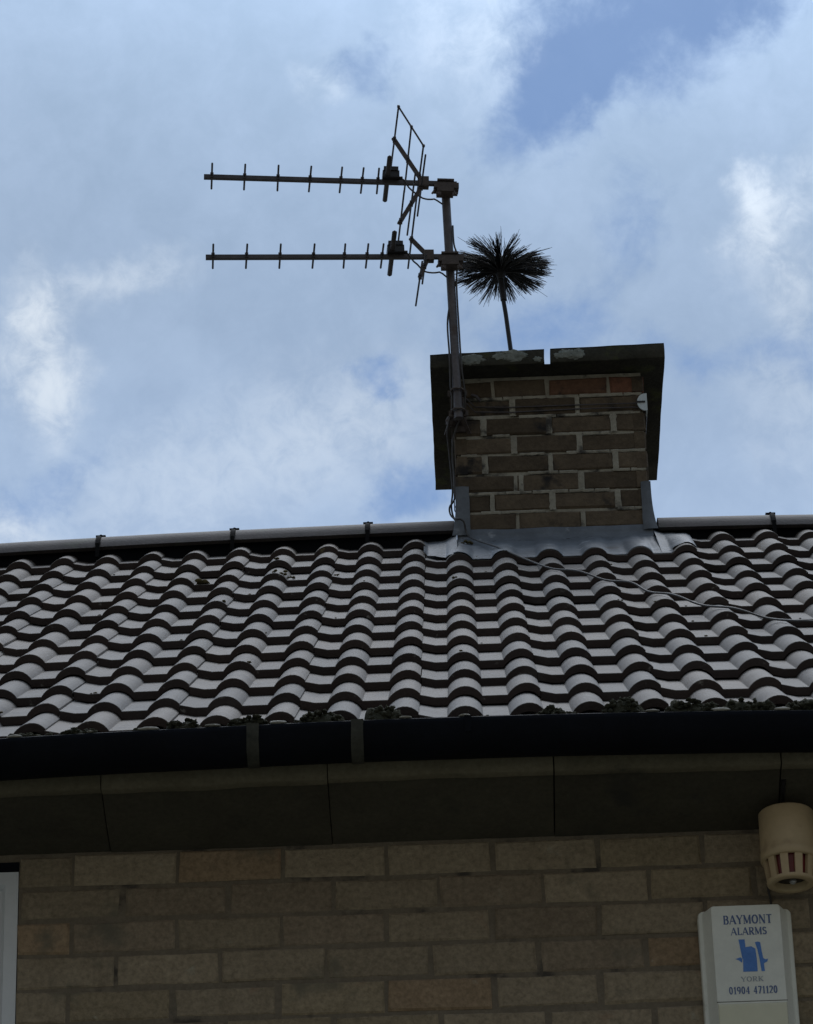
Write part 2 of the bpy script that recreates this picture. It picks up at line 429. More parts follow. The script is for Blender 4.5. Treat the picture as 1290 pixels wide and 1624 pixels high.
# --- ridge tiles with their clips
RIDX = [-1.2425+.4655*i for i in range(-8, 14)]
RZ0 = 2.124
def ridge_c(x): return Vector((x, RY, RZ0-hump(x)*1.2-(.010 if x > .6 else 0)+.0022*mnoise.noise((x*2.3, 4, 0))))
def ridge_seg(x0, x1, jit):
    b = MB(); q = .85+.3*random.random(); b.tint = (q, q, q)
    n = 14; rows = []
    for x in (x0, x0+.03, (x0+x1)/2, x1-.03, x1):
        c = ridge_c(x)+Vector((0, 0, jit))
        rows.append([c+Vector((0, -.120*math.cos(R(17+146*i/n)), .115*math.sin(R(17+146*i/n)))) for i in range(n+1)])
    b.grid(rows)
    inn = []
    for x in (x0, (x0+x1)/2, x1):
        c = ridge_c(x)+Vector((0, 0, jit))
        inn.append([c+Vector((0, -.103*math.cos(R(17+146*i/n)), .098*math.sin(R(17+146*i/n)))) for i in range(n+1)][::-1])
    b.grid(inn)
    for side in (0, -1):
        b.grid([[r[side] for r in (rows[0], rows[2], rows[4])], [r[-1-side if side == 0 else 0] for r in inn]], False)
    for e in (0, -1):
        b.grid([rows[e], inn[e][::-1]], False)
    return b
for i in range(len(RIDX)-1):
    x0, x1 = RIDX[i]+.002, RIDX[i+1]-.002
    if x1 < -4.7 or x0 > 4.7: continue
    if x0 > -.05 and x1 < .70: continue
    if x0 < -.02 < x1: x1 = -.012
    if x0 < .68 < x1: x0 = .690
    ridge_seg(x0, x1, rnd(.0015)).build('ridge_tile', M['ridge'], roof)
bed = MB()                                    # mortar bedding coloured near black for the shade below the ridge
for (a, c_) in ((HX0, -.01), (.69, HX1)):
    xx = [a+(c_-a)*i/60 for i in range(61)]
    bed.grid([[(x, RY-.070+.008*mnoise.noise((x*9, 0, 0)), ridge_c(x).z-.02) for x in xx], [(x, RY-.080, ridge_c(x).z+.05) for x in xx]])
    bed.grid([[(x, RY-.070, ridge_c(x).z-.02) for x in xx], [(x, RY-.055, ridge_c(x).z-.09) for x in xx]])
bed.build('shaded_ridge_bedding', M['gutter'], roof)
for x in RIDX:
    if -.1 < x < .75 or abs(x) > 4.5: continue
    b = MB(); n = 12; c = ridge_c(x)
    for (w, r) in ((.006, .123), (.009, .1205)):
        rows = [[c+Vector((dxx, -(r+.003)*math.cos(R(20+140*i/n)), (r-.003)*math.sin(R(20+140*i/n)))) for i in range(n+1)] for dxx in (-w, w)]
        b.grid(rows, True)
    top = c+Vector((0, -.01, .118))
    b.bar(top+Vector((-.017, 0, .009)), top+Vector((.017, 0, .009)), .014, .008)       # little crossed cap over the fixing screw
    b.bar(top+Vector((-.010, 0, 0)), top+Vector((-.013, 0, .012)), .01, .005)
    b.bar(top+Vector((.010, 0, 0)), top+Vector((.013, 0, .012)), .01, .005)
    b.tube([top+Vector((0, 0, -.01)), top+Vector((0, 0, .017))], .0045, 8)
    fy = c+Vector((0, -.119, .035))
    b.bar(fy+Vector((0, 0, .01)), fy+Vector((rnd(.004), -.004, -.045)), .013, .008, (0, 1, 0))
    b.build('ridge_clip', M['clip'], roof)
b = MB(); c = ridge_c(-1.0)+Vector((0, 0, .115)); b.lump(c, .010, .008, .008, 3); b.build('moss_tuft', M['moss'], roof)

# ------------------------------------------------------------------ brickwork helper
def brick(b, org, ua, va, na, u0, u1, v0, v1, proud, jit=.0012, ch_=.004, deep=.03):
    """one brick on a face: org + u*ua + v*va, standing proud along na, with softened and slightly uneven arrises"""
    def pt(u, v, n): return org+ua*u+va*v+na*n
    j = lambda: rnd(jit)
    pr = proud+rnd(.0012)
    o4 = [(u0+j(), v0+j()), (u1+j(), v0+j()), (u1+j(), v1+j()), (u0+j(), v1+j())]
    cu = (u0+u1)/2; cv = (v0+v1)/2
    i4 = [(u+(ch_ if u < cu else -ch_), v+(ch_ if v < cv else -ch_)) for u, v in o4]
    vs = [pt(u, v, pr-deep) for u, v in o4]+[pt(u, v, pr-ch_*.7) for u, v in o4]+[pt(u, v, pr+rnd(.0006)) for u, v in i4]
    fs = []
    for r_ in (0, 4):
        for i in range(4): fs.append((r_+i, r_+(i+1) % 4, r_+4+(i+1) % 4, r_+4+i))
    fs.append((8, 9, 10, 11))
    if ua.cross(va).dot(na) < 0: fs = [f[::-1] for f in fs]
    b.add(vs, fs)

# --- front wall with its window opening
WIN = (-2.35, -1.1035, -1.45, -0.252)         # x0, x1, z0, z1
PU, PV = .2556, .0877
wall = MB()
ux, uz, ny = Vector((1, 0, 0)), Vector((0, 0, 1)), Vector((0, -1, 0))
def wall_tint():
    r = random.random(); q = .84+.26*random.random()
    if r < .09: return (q*1.08, q*.96, q*.86)         # warm, orange
    if r < .34: return (q*.86, q*.84, q*.84)          # dull brown
    if r < .5: return (q*1.04, q*1.03, q*.96)         # buff
    return (q, q*1.0, q*.98)
JV = .009
row = 0; z1 = WTOP
while z1 > GZ:
    z0 = z1-PV
    off = -.9734 if row % 2 == 0 else -.8493
    u = off-PU*15+rnd(.006)
    while u < HX1:
        a, c_ = max(u+JV/2, HX0), min(u+PU-JV/2, HX1)
        segs = [(a, c_)]
        if z1 > WIN[2] and z0 < WIN[3]-.02:
            segs = []
            if a < WIN[0]: segs.append((a, min(c_, WIN[0])))
            if c_ > WIN[1]: segs.append((max(a, WIN[1]), c_))
        for (p_, q_) in segs:
            if q_-p_ < .02: continue
            wall.tint = wall_tint()
            brick(wall, Vector((0, WY, 0)), ux, uz, ny, p_, q_, max(z0+JV/2, GZ), z1-JV/2, rnd(.0015), jit=.0022, ch_=random.uniform(.004, .008))
        u += PU+rnd(.003)
    row += 1; z1 = z0
w = wall.build('wall', M['brick'], house)
mo = MB()
my = WY+.0038
def sheet(x0, x1, z0, z1):
    nx = max(2, int((x1-x0)/.05)); nz = max(2, int((z1-z0)/.04))
    mo.grid([[(x0+(x1-x0)*i/nx, my+.0022*mnoise.noise(((x0+(x1-x0)*i/nx)*14, 0, (z0+(z1-z0)*j/nz)*20)), z0+(z1-z0)*j/nz) for i in range(nx+1)] for j in range(nz+1)])
sheet(WIN[1], HX1, -1.6, WTOP+.1); sheet(HX0, WIN[0], -1.6, WTOP+.1); sheet(HX0, HX1, GZ, -1.6)
sheet(WIN[0], WIN[1], WIN[3], WTOP+.1); sheet(WIN[0], WIN[1], -1.6, WIN[2])
mo.build('mortar', M['mortar'], w)
# the other three walls, plain
ow_ = MB(); ow_.tint = (.95, .93, .9)
zb = -.25
ow_.box((HX0, 6.05, GZ), (HX1, 6.3, zb))
gz = RP[11][1]-.12
for x0, x1 in ((HX0, HX0+.25), (HX1-.25, HX1)):
    ow_.add([(x0, WY+.012, GZ), (x1, WY+.012, GZ), (x1, 6.05, GZ), (x0, 6.05, GZ), (x0, WY+.012, zb), (x1, WY+.012, zb), (x1, 6.05, zb), (x0, 6.05, zb), (x0, RY, gz), (x1, RY, gz)],
            [(0,1,5,4), (0,4,8,7,3), (1,2,6,9,5), (2,3,7,6), (4,5,9,8), (7,8,9,6), (0,3,2,1)])
ow_.build('wall', M['brick'], house)

# --- eaves: concrete units, a lip in front and a sloping underside
fj = [-.8806+.5433*i for i in range(-7, 11)]
fa = MB(); sf = MB()
for i in range(len(fj)-1):
    x0, x1 = fj[i]+.0014+rnd(.0006), fj[i+1]-.0014+rnd(.0006)
    q = .88+.24*random.random(); d = rnd(.003); fa.tint = sf.tint = (q, q, q*.98)
    n = 14
    xx = [x0+(x1-x0)*t/n for t in range(n+1)]
    def bz(x): return -.1545-hump(x)*1.1+d+.0035*mnoise.noise((x*7, i, 0))
    F0 = [(x, .055+d*.4, -.02) for x in xx]; F1 = [(x, .055+d*.4, bz(x)+.004) for x in xx]; F2 = [(x, .060+d*.4, bz(x)) for x in xx]
    F3 = [(x, .080, bz(x)-.002) for x in xx]
    fa.grid([F0, F1, F2, F3])
    for e in (0, -1): fa.add([F0[e], F1[e], F2[e], F3[e], (F0[e][0], .1, -.02)], [(0, 1, 2, 3, 4) if e else (4, 3, 2, 1, 0)])
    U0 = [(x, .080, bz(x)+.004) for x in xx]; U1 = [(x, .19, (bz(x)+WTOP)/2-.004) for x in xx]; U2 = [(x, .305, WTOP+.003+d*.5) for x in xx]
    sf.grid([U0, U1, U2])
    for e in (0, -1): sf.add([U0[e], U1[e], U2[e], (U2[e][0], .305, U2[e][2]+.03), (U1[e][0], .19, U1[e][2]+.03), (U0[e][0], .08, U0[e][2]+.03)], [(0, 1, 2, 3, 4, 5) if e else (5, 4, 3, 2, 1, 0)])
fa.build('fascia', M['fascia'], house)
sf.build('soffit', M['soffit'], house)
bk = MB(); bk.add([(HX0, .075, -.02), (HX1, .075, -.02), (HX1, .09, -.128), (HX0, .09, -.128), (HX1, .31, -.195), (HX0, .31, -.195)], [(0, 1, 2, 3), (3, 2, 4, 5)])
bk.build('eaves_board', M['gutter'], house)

# --- gutter
def gutz(x): return -.0615-.016*min(abs(x+.15), 1.9)**2
gu = MB()
prof = [(.052, .012), (.052, -.030), (.046, -.052), (.030, -.066), (.005, -.072), (-.022, -.068), (-.044, -.055), (-.058, -.034), (-.064, -.010), (-.066, 0), (-.062, .003), (-.058, 0), (-.056, -.010), (-.050, -.032), (-.038, -.050), (-.018, -.061), (.005, -.065), (.027, -.059), (.041, -.047), (.047, -.03), (.047, .012)]
gx = [HX0-.1+(HX1-HX0+.2)*i/120 for i in range(121)]
gu.grid([[(x, y, gutz(x)+z+.0015*mnoise.noise((x*2.5, y, 5))) for x in gx] for (y, z) in prof])
gutter = gu.build('gutter', M['gutter'], house)
for x, wd, z_end in ((-.5075, .0145, 9), (-.259, .0150, 7), (.005, .008, 3)):
    b = MB(); pr = prof[:10][::-1][:z_end]
    rows = [[(xx+rnd(.001)-.0035*i/9, y-.0025 if y < 0 else y, gutz(xx)+z-(.003 if i > 3 else 0)) for xx in (x-wd, x+wd)] for i, (y, z) in enumerate(pr)]
    b.grid(rows, True)
    t0 = rows[0]; b.grid([[(p[0], p[1]+.02, p[2]+.004) for p in t0], [(p[0], p[1]-.001, p[2]+.0035) for p in t0], t0], False)
    b.build('gutter_strap', M['strap'] if wd > .01 else M['gutter'], gutter)
# pale lumps at the gutter lip below some rolls
for c_, wd, h in ((-7, .018, .006), (-6, .009, .004), (-5, .026, .007), (-4, .020, .004), (-3, .020, .007), (-1, .016, .004), (0, .014, .004), (3, .018, .004), (4, .024, .008), (5, .020, .007)):
    x = c_*.15+rnd(.008)-(.03 if c_ == -7 else 0)
    pb = MB(); pb.lump((x, -.058, gutz(x)+.008), wd, .008, h*.6, seed=c_, n=16, mth=7, amp=.2)
    pb.build('pale_lump', M['pad'], gutter)
# moss mounds standing in the gutter
gmoss = MB()
for x, wd, h in ((-1.04, .075, .030), (-.93, .05, .034), (-.90, .03, .028), (-.675, .045, .045), (-.52, .055, .045), (-.35, .060, .052), (-.195, .050, .055), (.05, .04, .018),
                 (.205, .036, .040), (.245, .025, .026), (.375, .050, .062), (.53, .058, .052), (.585, .025, .040), (.665, .060, .052), (.71, .03, .045), (.80, .05, .05), (.17, .02, .02), (-.79, .03, .02), (-1.2, .05, .03), (.95, .05, .04)):
    gmoss.lump((x, -.034, gutz(x)-.012), wd*.95, .022, h*.95, seed=x*10, n=24, mth=14, amp=.45)
    for q_ in range(int(50+wd*1500)):
        a_, t_ = rnd(1), random.random()**.6
        gmoss.lump((x+a_*wd, -.036+rnd(.018), gutz(x)-.012+h*t_*math.sqrt(1-a_*a_)), random.uniform(.004, .009), .008, random.uniform(.003, .007), seed=q_+x*9, n=7, mth=5, amp=.7)
for i in range(60):
    x = random.uniform(-1.3, 1.1); gmoss.lump((x, -.050, gutz(x)+.001), random.uniform(.006, .02), .008, random.uniform(.003, .008), seed=i, n=8, mth=6)
gmoss.v = [(x, max(y, -.055) if z < gutz(x)-.003 else max(y, -.070), max(z, gutz(x)-.020)) for x, y, z in gmoss.v]   # sits inside the channel
tag(gmoss.build('gutter_moss', M['moss'], None, (0, -.04, gutz(0))), 'dark olive moss mounds growing along the lip of the black gutter', 'moss', kind='stuff')

# --- window at the left
x0, x1, z0, z1 = WIN
WYF = WY+.035
fr = MB()
def frame(b, x0, x1, z0, z1, wd, y0, y1, ch_=.008):
    """four mitred rails with a sloped inner edge"""
    out = [(x0, z0), (x1, z0), (x1, z1), (x0, z1)]; inn = [(x0+wd, z0+wd), (x1-wd, z0+wd), (x1-wd, z1-wd), (x0+wd, z1-wd)]
    mid = [(x0+wd-ch_, z0+wd-ch_), (x1-wd+ch_, z0+wd-ch_), (x1-wd+ch_, z1-wd+ch_), (x0+wd-ch_, z1-wd+ch_)]
    vs = [(x, y1, z) for x, z in out]+[(x, y0, z) for x, z in out]+[(x, y0, z) for x, z in mid]+[(x, y0+ch_*1.5, z) for x, z in inn]+[(x, y1, z) for x, z in inn]
    fs = []
    for r_ in (0, 4, 8, 12):
        for i in range(4): fs.append((r_+i, r_+(i+1) % 4, r_+4+(i+1) % 4, r_+4+i))
    b.add(vs, fs)
frame(fr, x0+.002, x1-.002, z0+.002, z1-.012, .040, WYF-.03, WYF+.05)
win = fr.build('window', M['upvc'], house)
sa = MB(); frame(sa, x0+.039, x1-.039, z0+.041, z1-.051, .055, WYF-.012, WYF+.04, .02); sa.build('sash', M['upvc'], win)
pn = MB(); pn.box((x0+.09, WYF+.02, z0+.09), (x1-.09, WYF+.026, z1-.1)); pn.build('pane', gm, win)
dm = MB(); dm.box((x0-.01, WY+.001, z1-.010), (x1+.0, WY+.06, z1+.012)); dm.build('window_head', M['gutter'], win)
sl = MB(); sl.box((x0-.03, WY-.05, z0-.05), (x1+.03, WY+.05, z0)); sl.build('sill', M['upvc'], win)

# ------------------------------------------------------------------ chimney (a part of the house)
CY0, CY1, CW = 3.23, 3.965, .667
CK = .0752
CZ0 = 2.2275
CTOP = 2.765
core = MB()
e = .006
core.box((e, CY0+e, 1.7), (CW-e, CY1-e, CTOP))
# smeared pointing on the face of the joints
for k in range(0, 7):
    z = CZ0+k*CK
    x = .02 if k != 1 else .03
    while x < CW-.03:
        L = random.uniform(.05, .16)
        if random.random() < .80:
            n = 8; x2 = min(x+L, CW-.006)
            h = random.uniform(.0065, .0095); lo = random.uniform(.005, .008)
            top = [(x+(x2-x)*i/n, CY0+.001, z+h*.7+.002*mnoise.noise((x*40+i*.9, k, 0))) for i in range(n+1)]
            mid = [(p[0], CY0-.0035, z+.002*mnoise.noise((p[0]*60, k, 3))) for p in top]
            bot = [(p[0], CY0-.0005, z-lo+.003*mnoise.noise((p[0]*50, k, 7))) for p in top]
            core.grid([bot, mid, top])
        x += L+.004
for (k, x) in ((5, .206), (5, .433), (4, .330), (4, .556), (3, .206), (3, .433), (2, .102), (2, .33), (2, .556), (1, .225), (1, .433), (0, .122), (0, .33), (0, .556), (-1, .433), (4, .102)):
    z0 = CZ0+k*CK; wd = .011 if random.random() < .7 else .008
    core.grid([[(x+sx*wd+.003*mnoise.noise((x*30, z0*20+j, sx)), CY0-(.0005 if sx else .0035), z0+CK*(.02+.96*j/6)) for sx in (-1, 0, 1)] for j in range(7)])
chim = core.build('chimney', M['pointing'], house)
cb_ = MB()
def sooty():
    q = .75+.5*random.random(); cb_.tint = (q*1.02, q*.99, q*.95)
def course(org, ua, na, W_, k, joints, special=None):
    z0 = CZ0+k*CK+.0052; z1 = CZ0+(k+1)*CK-.0052
    js = [0-.006]+joints+[W_+.006]
    for i in range(len(js)-1):
        sooty()
        if special and i in special: cb_.tint = special[i]
        brick(cb_, org, ua, Vector((0, 0, 1)), na, js[i]+.0052+rnd(.002), js[i+1]-.0052+rnd(.002), z0+rnd(.0015), min(z1+.001+rnd(.0015), CTOP), rnd(.0025), jit=.0032, ch_=random.uniform(.004, .009), deep=.04)
JA, JB = [.102, .330, .556], [.206, .433]
red = {2: (1.35, .95, .85), 3: (1.75, 1.05, .95)}
for k in range(-4, 7):
    a = k in (0, 2, 4)
    JF = [.102+.02*(k == 0), .330, .556] if k % 2 == 0 else [.206, .433]
    sp = None
    if k == 6: JF = [.14, .33, .545]; sp = red
    course(Vector((0, CY0, 0)), Vector((1, 0, 0)), Vector((0, -1, 0)), CW, k, JF, sp)
    JS = [.11, .335, .56] if k % 2 else [.22, .445, .67]
    course(Vector((0, CY1, 0)), Vector((0, -1, 0)), Vector((-1, 0, 0)), CY1-CY0, k, JS)
    course(Vector((CW, CY0, 0)), Vector((0, 1, 0)), Vector((1, 0, 0)), CY1-CY0, k, JS)
    course(Vector((CW, CY1, 0)), Vector((-1, 0, 0)), Vector((0, 1, 0)), CW, k, JF)
cb_.build('brickwork', M['sooty'], chim)
# cap slabs
def slab(x0, x1, seed):
    b = MB(); y0, y1, z0 = 3.15, 4.053, CTOP
    nx, ny_, = 18, 24
    def tz(x): return .056+.0045*(x-.3)
    def P(x, y, z, k): return (x+.0022*mnoise.noise((x*9, y*9, z*30+seed)), y+.0022*mnoise.noise((x*11+5, y*9, z*30+seed)), z+.0018*mnoise.noise((x*10, y*10, 8+seed+k)))
    X = [x0+(x1-x0)*i/nx for i in range(nx+1)]; Y = [y0+(y1-y0)*i/ny_ for i in range(ny_+1)]
    zz = lambda x, t: z0+.0095*(x+.075)/.82+t*tz(x)
    b.grid([[P(x, y, zz(x, 1), 1) for x in X] for y in Y])
    b.grid([[P(x, y, zz(x, 0), 0) for x in X] for y in Y[::-1]])
    T = [0, .12, .5, .88, 1]
    ins = lambda t: .003 if t in (0, 1) else 0
    for y, sgn in ((y0, -1), (y1, 1)):
        b.grid([[P(x, y-sgn*ins(t), zz(x, t), t) for x in (X if sgn < 0 else X[::-1])] for t in T])
    for x, sgn in ((x0, -1), (x1, 1)):
        b.grid([[P(x-sgn*ins(t), y, zz(x, t), t) for y in (Y[::-1] if sgn < 0 else Y)] for t in T])
    return b.build('cap_slab', M['slab'], chim)
slab(-.0765, .3242, 1); slab(.3458, .7455, 5)
for (x, t, w_, h_) in ((.065, .45, .048, .019), (.165, .62, .020, .014), (.218, .62, .040, .020), (.205, .85, .03, .008), (.405, .55, .030, .018), (.440, .50, .026, .019), (.375, .5, .016, .012), (.30, .3, .014, .01)):
    b = MB(); b.lump((x, 3.1495, CTOP+.0095*(x+.075)/.82+t*.056), w_, .0022, h_, seed=x*50, n=26, mth=14, amp=.55); b.build('lichen', M['lichen'], chim)
b = MB()                                       # mortar packed between the two slabs, set back and sloping at the front
for dz in (0,):
    x0, x1 = .3225, .3475; z0 = CTOP+.003
    b.add([(x0, 3.156, z0), (x1, 3.156, z0), (x1, 3.27, z0+.062), (x0, 3.27, z0+.062), (x0, 4.04, z0+.06), (x1, 4.04, z0+.06), (x0, 4.04, z0), (x1, 4.04, z0)],
          [(0, 1, 2, 3), (3, 2, 5, 4), (4, 5, 7, 6), (0, 6, 7, 1)])
b.build('slab_joint', M['slab'], chim)

# --- lead flashing: apron over the tiles, upstand, corner straps
le = MB()
LY0, LY1 = RP[10][0]+.002, CY0
def slope_pt(x, y, n):
    k = 10; a = RA[k]; s_ = (y-RP[k][0])/math.cos(a)
    return row_pt(k, x, s_, n)
def lead_z(x, t):
    """t 0 at the nose of the course below, 1 at the chimney face"""
    y = LY0+t*(LY1-LY0); f = max(0, 1-1.25*t)
    n = -ROLLH+roll(x)*(.15+.85*f)+.005+.006*t+.0045*mnoise.noise((x*26, t*5, 2))*(.2+t)+.003*mnoise.noise((x*70, t*9, 5))*t
    return slope_pt(x, y, n)
xs_ = [-.02+.73*i/110 for i in range(111)]
le.grid([[lead_z(x, t) for x in xs_] for t in (0, .06, .15, .3, .5, .7, .9)])
nose = [lead_z(x, 0) for x in xs_]
le.grid([[p+Vector((0, -.002, -.0035)) for p in nose], nose])
def ups(x, h, out): return Vector((x, CY0-out+.0015*mnoise.noise((x*14, h*30, 0)), 2.145+h-hump(x)*.5+.004*mnoise.noise((x*8, 1, 0))))
xu = [-.004+.675*i/40 for i in range(41)]
b0 = [lead_z(x, .9) for x in xu]
le.grid([b0, [ups(x, -.022, .012) for x in xu], [ups(x, -.005, .0055) for x in xu], [ups(x, .014, .005) for x in xu], [ups(x, .016, .0) for x in xu]])
lead = le.build('lead_flashing', M['lead'], chim)
def cornerstrap(x_in, x_out, ztop, sgn):
    """lead dressed round the corner: a strip on the face and a flared sheet down the side"""
    rows = []
    for i in range(9):
        t = i/8; z = ztop+(2.135-ztop)*t; fl_ = .020*t*t*t+.003
        rows.append([(x_in+.003*mnoise.noise((z*30, sgn, 0)), CY0-.0035-.006*t*t, z), ((x_in+x_out)/2, CY0-.006-.008*t*t, z+.001),
                     (x_out+sgn*fl_*.8, CY0-.006-.010*t*t, z), (x_out+sgn*fl_, CY0+.02, z+.004), (x_out+sgn*fl_, CY0+.12, z+.02), (x_out+sgn*fl_*.9, CY0+.3, z+.02)])
    ls = MB(); ls.grid(rows); ls.build('corner_flashing', M['lead'], chim)
cornerstrap(.043, -.002, 2.33, -1); cornerstrap(CW-.030, CW+.002, 2.325, 1)
# side soakers dressed over the tiles
for (xa, xb, sg) in ((-.118, -.005, -1), (.672, .795, 1)):
    nx = 26; lt = MB()
    def sk_(x, t):
        far = abs((x-(xb if sg < 0 else xa)))/abs(xb-xa)
        y0_ = LY0+.004+.10*far+.03*mnoise.noise((x*18, sg, 0)); y = y0_+t*(3.27-y0_)
        n = -ROLLH+roll(x)*(1-.75*t)*(.6+.4*far)+.006+.003*mnoise.noise((x*30, t*6, 4))+.022*(1-far)**3*t
        return slope_pt(x, y, n)
    X = [xa+(xb-xa)*i/nx for i in range(nx+1)]
    lt.grid([[sk_(x, t) for x in X] for t in (0, .2, .5, .8, 1)])
    lt.build('soaker', M['lead'], chim)

# ------------------------------------------------------------------ aerial mast lashed to the chimney
MX = lambda z: -.0004+(3.4752-z)*.0186
MY = 3.125
mast = thing('aerial_mast', 'grey steel aerial mast lashed to the left corner of the chimney', 'mast', (MX(2.56), MY, 2.56))
b = MB(); b.tube([(MX(z), MY, z) for z in (2.545, 2.7, 2.9, 3.1, 3.3, 3.476)], .0155, 20); pole = b.build('pole', M['galv'], mast)
b = MB()
for z in (2.575, 2.655):
    x = MX(z)
    b.bar((x, MY+.012, z), (x+.006, CY0-.004, z), .026, .008)
    b.tube([(x-.022, MY+.025, z), (x-.021, MY-.008, z), (x-.012, MY-.020, z), (x+.012, MY-.020, z), (x+.021, MY-.008, z), (x+.022, MY+.025, z)], .004, 8)
    b.bar((x-.034, MY+.018, z), (x+.034, MY+.018, z), .006, .022)
    for s_ in (-1, 1): b.tube([(x+s_*.022, MY+.018, z), (x+s_*.022, MY+.036, z)], .0065, 6)
b.box((-.002, CY0-.012, 2.545), (.045, CY0-.0045, 2.69))
b.box((-.012, CY0-.010, 2.55), (-.0055, CY0+.05, 2.68))
b.bar((.0, MY+.03, 2.60), (-.03, CY0+.01, 2.545), .012, .006); b.bar((.02, MY+.01, 2.575), (.052, CY0-.012, 2.535), .014, .006)
b.lump((-.012, CY0-.03, 2.575), .018, .014, .020, 4); b.lump((.035, CY0-.03, 2.60), .012, .012, .022, 9)
b.build('wall_bracket', M['rust'], mast)
b = MB()
for z, dz in ((2.648, 0), (2.628, .004)):
    b.tube([(.045, CY0-.010, z+.03), (.075, CY0-.006, z-.004), (.2, CY0-.0055, z-.010), (.45, CY0-.006, z-.010+dz), (.63, CY0-.008, z-.013+dz), (.672, CY0-.008, z-.013), (.676, CY0+.05, z-.012), (.677, CY1-.02, z-.012), (.66, CY1+.008, z-.012), (.0, CY1+.008, z-.01), (-.009, CY1-.02, z-.01), (-.0095, CY0+.03, z)], .0022, 6)
b.build('lashing_wire', M['galv'], mast)
b = MB()                                       # rounded corner plate of the lashing, slotted for the wire
zc, xc = 2.635, .672; n = 14
arc = [(xc-.030*math.sin(R(180*i/n)), zc+.034*math.cos(R(180*i/n))) for i in range(n+1)]
b.add([(x, CY0-.016, z) for x, z in arc]+[(x, CY0-.0105, z) for x, z in arc],
      [tuple(range(n+1))]+[(i, n+1+i, n+2+i, i+1) for i in range(n)])
b.box((xc, CY0-.016, zc-.034), (xc+.005, CY0+.03, zc+.034))
cp = b.build('corner_plate', M['plate'], mast)
b = MB(); b.bar((xc-.032, CY0-.0175, zc), (xc-.002, CY0-.0175, zc), .003, .006); b.build('slot', M['darkpl'], cp)
b = MB()                                       # bent tail of wire
b.tube([(.066, CY0-.012, 2.690), (.082, CY0-.02, 2.678), (.094, CY0-.014, 2.662)], .0055, 7); b.build('wire_tail', M['galv'], mast)

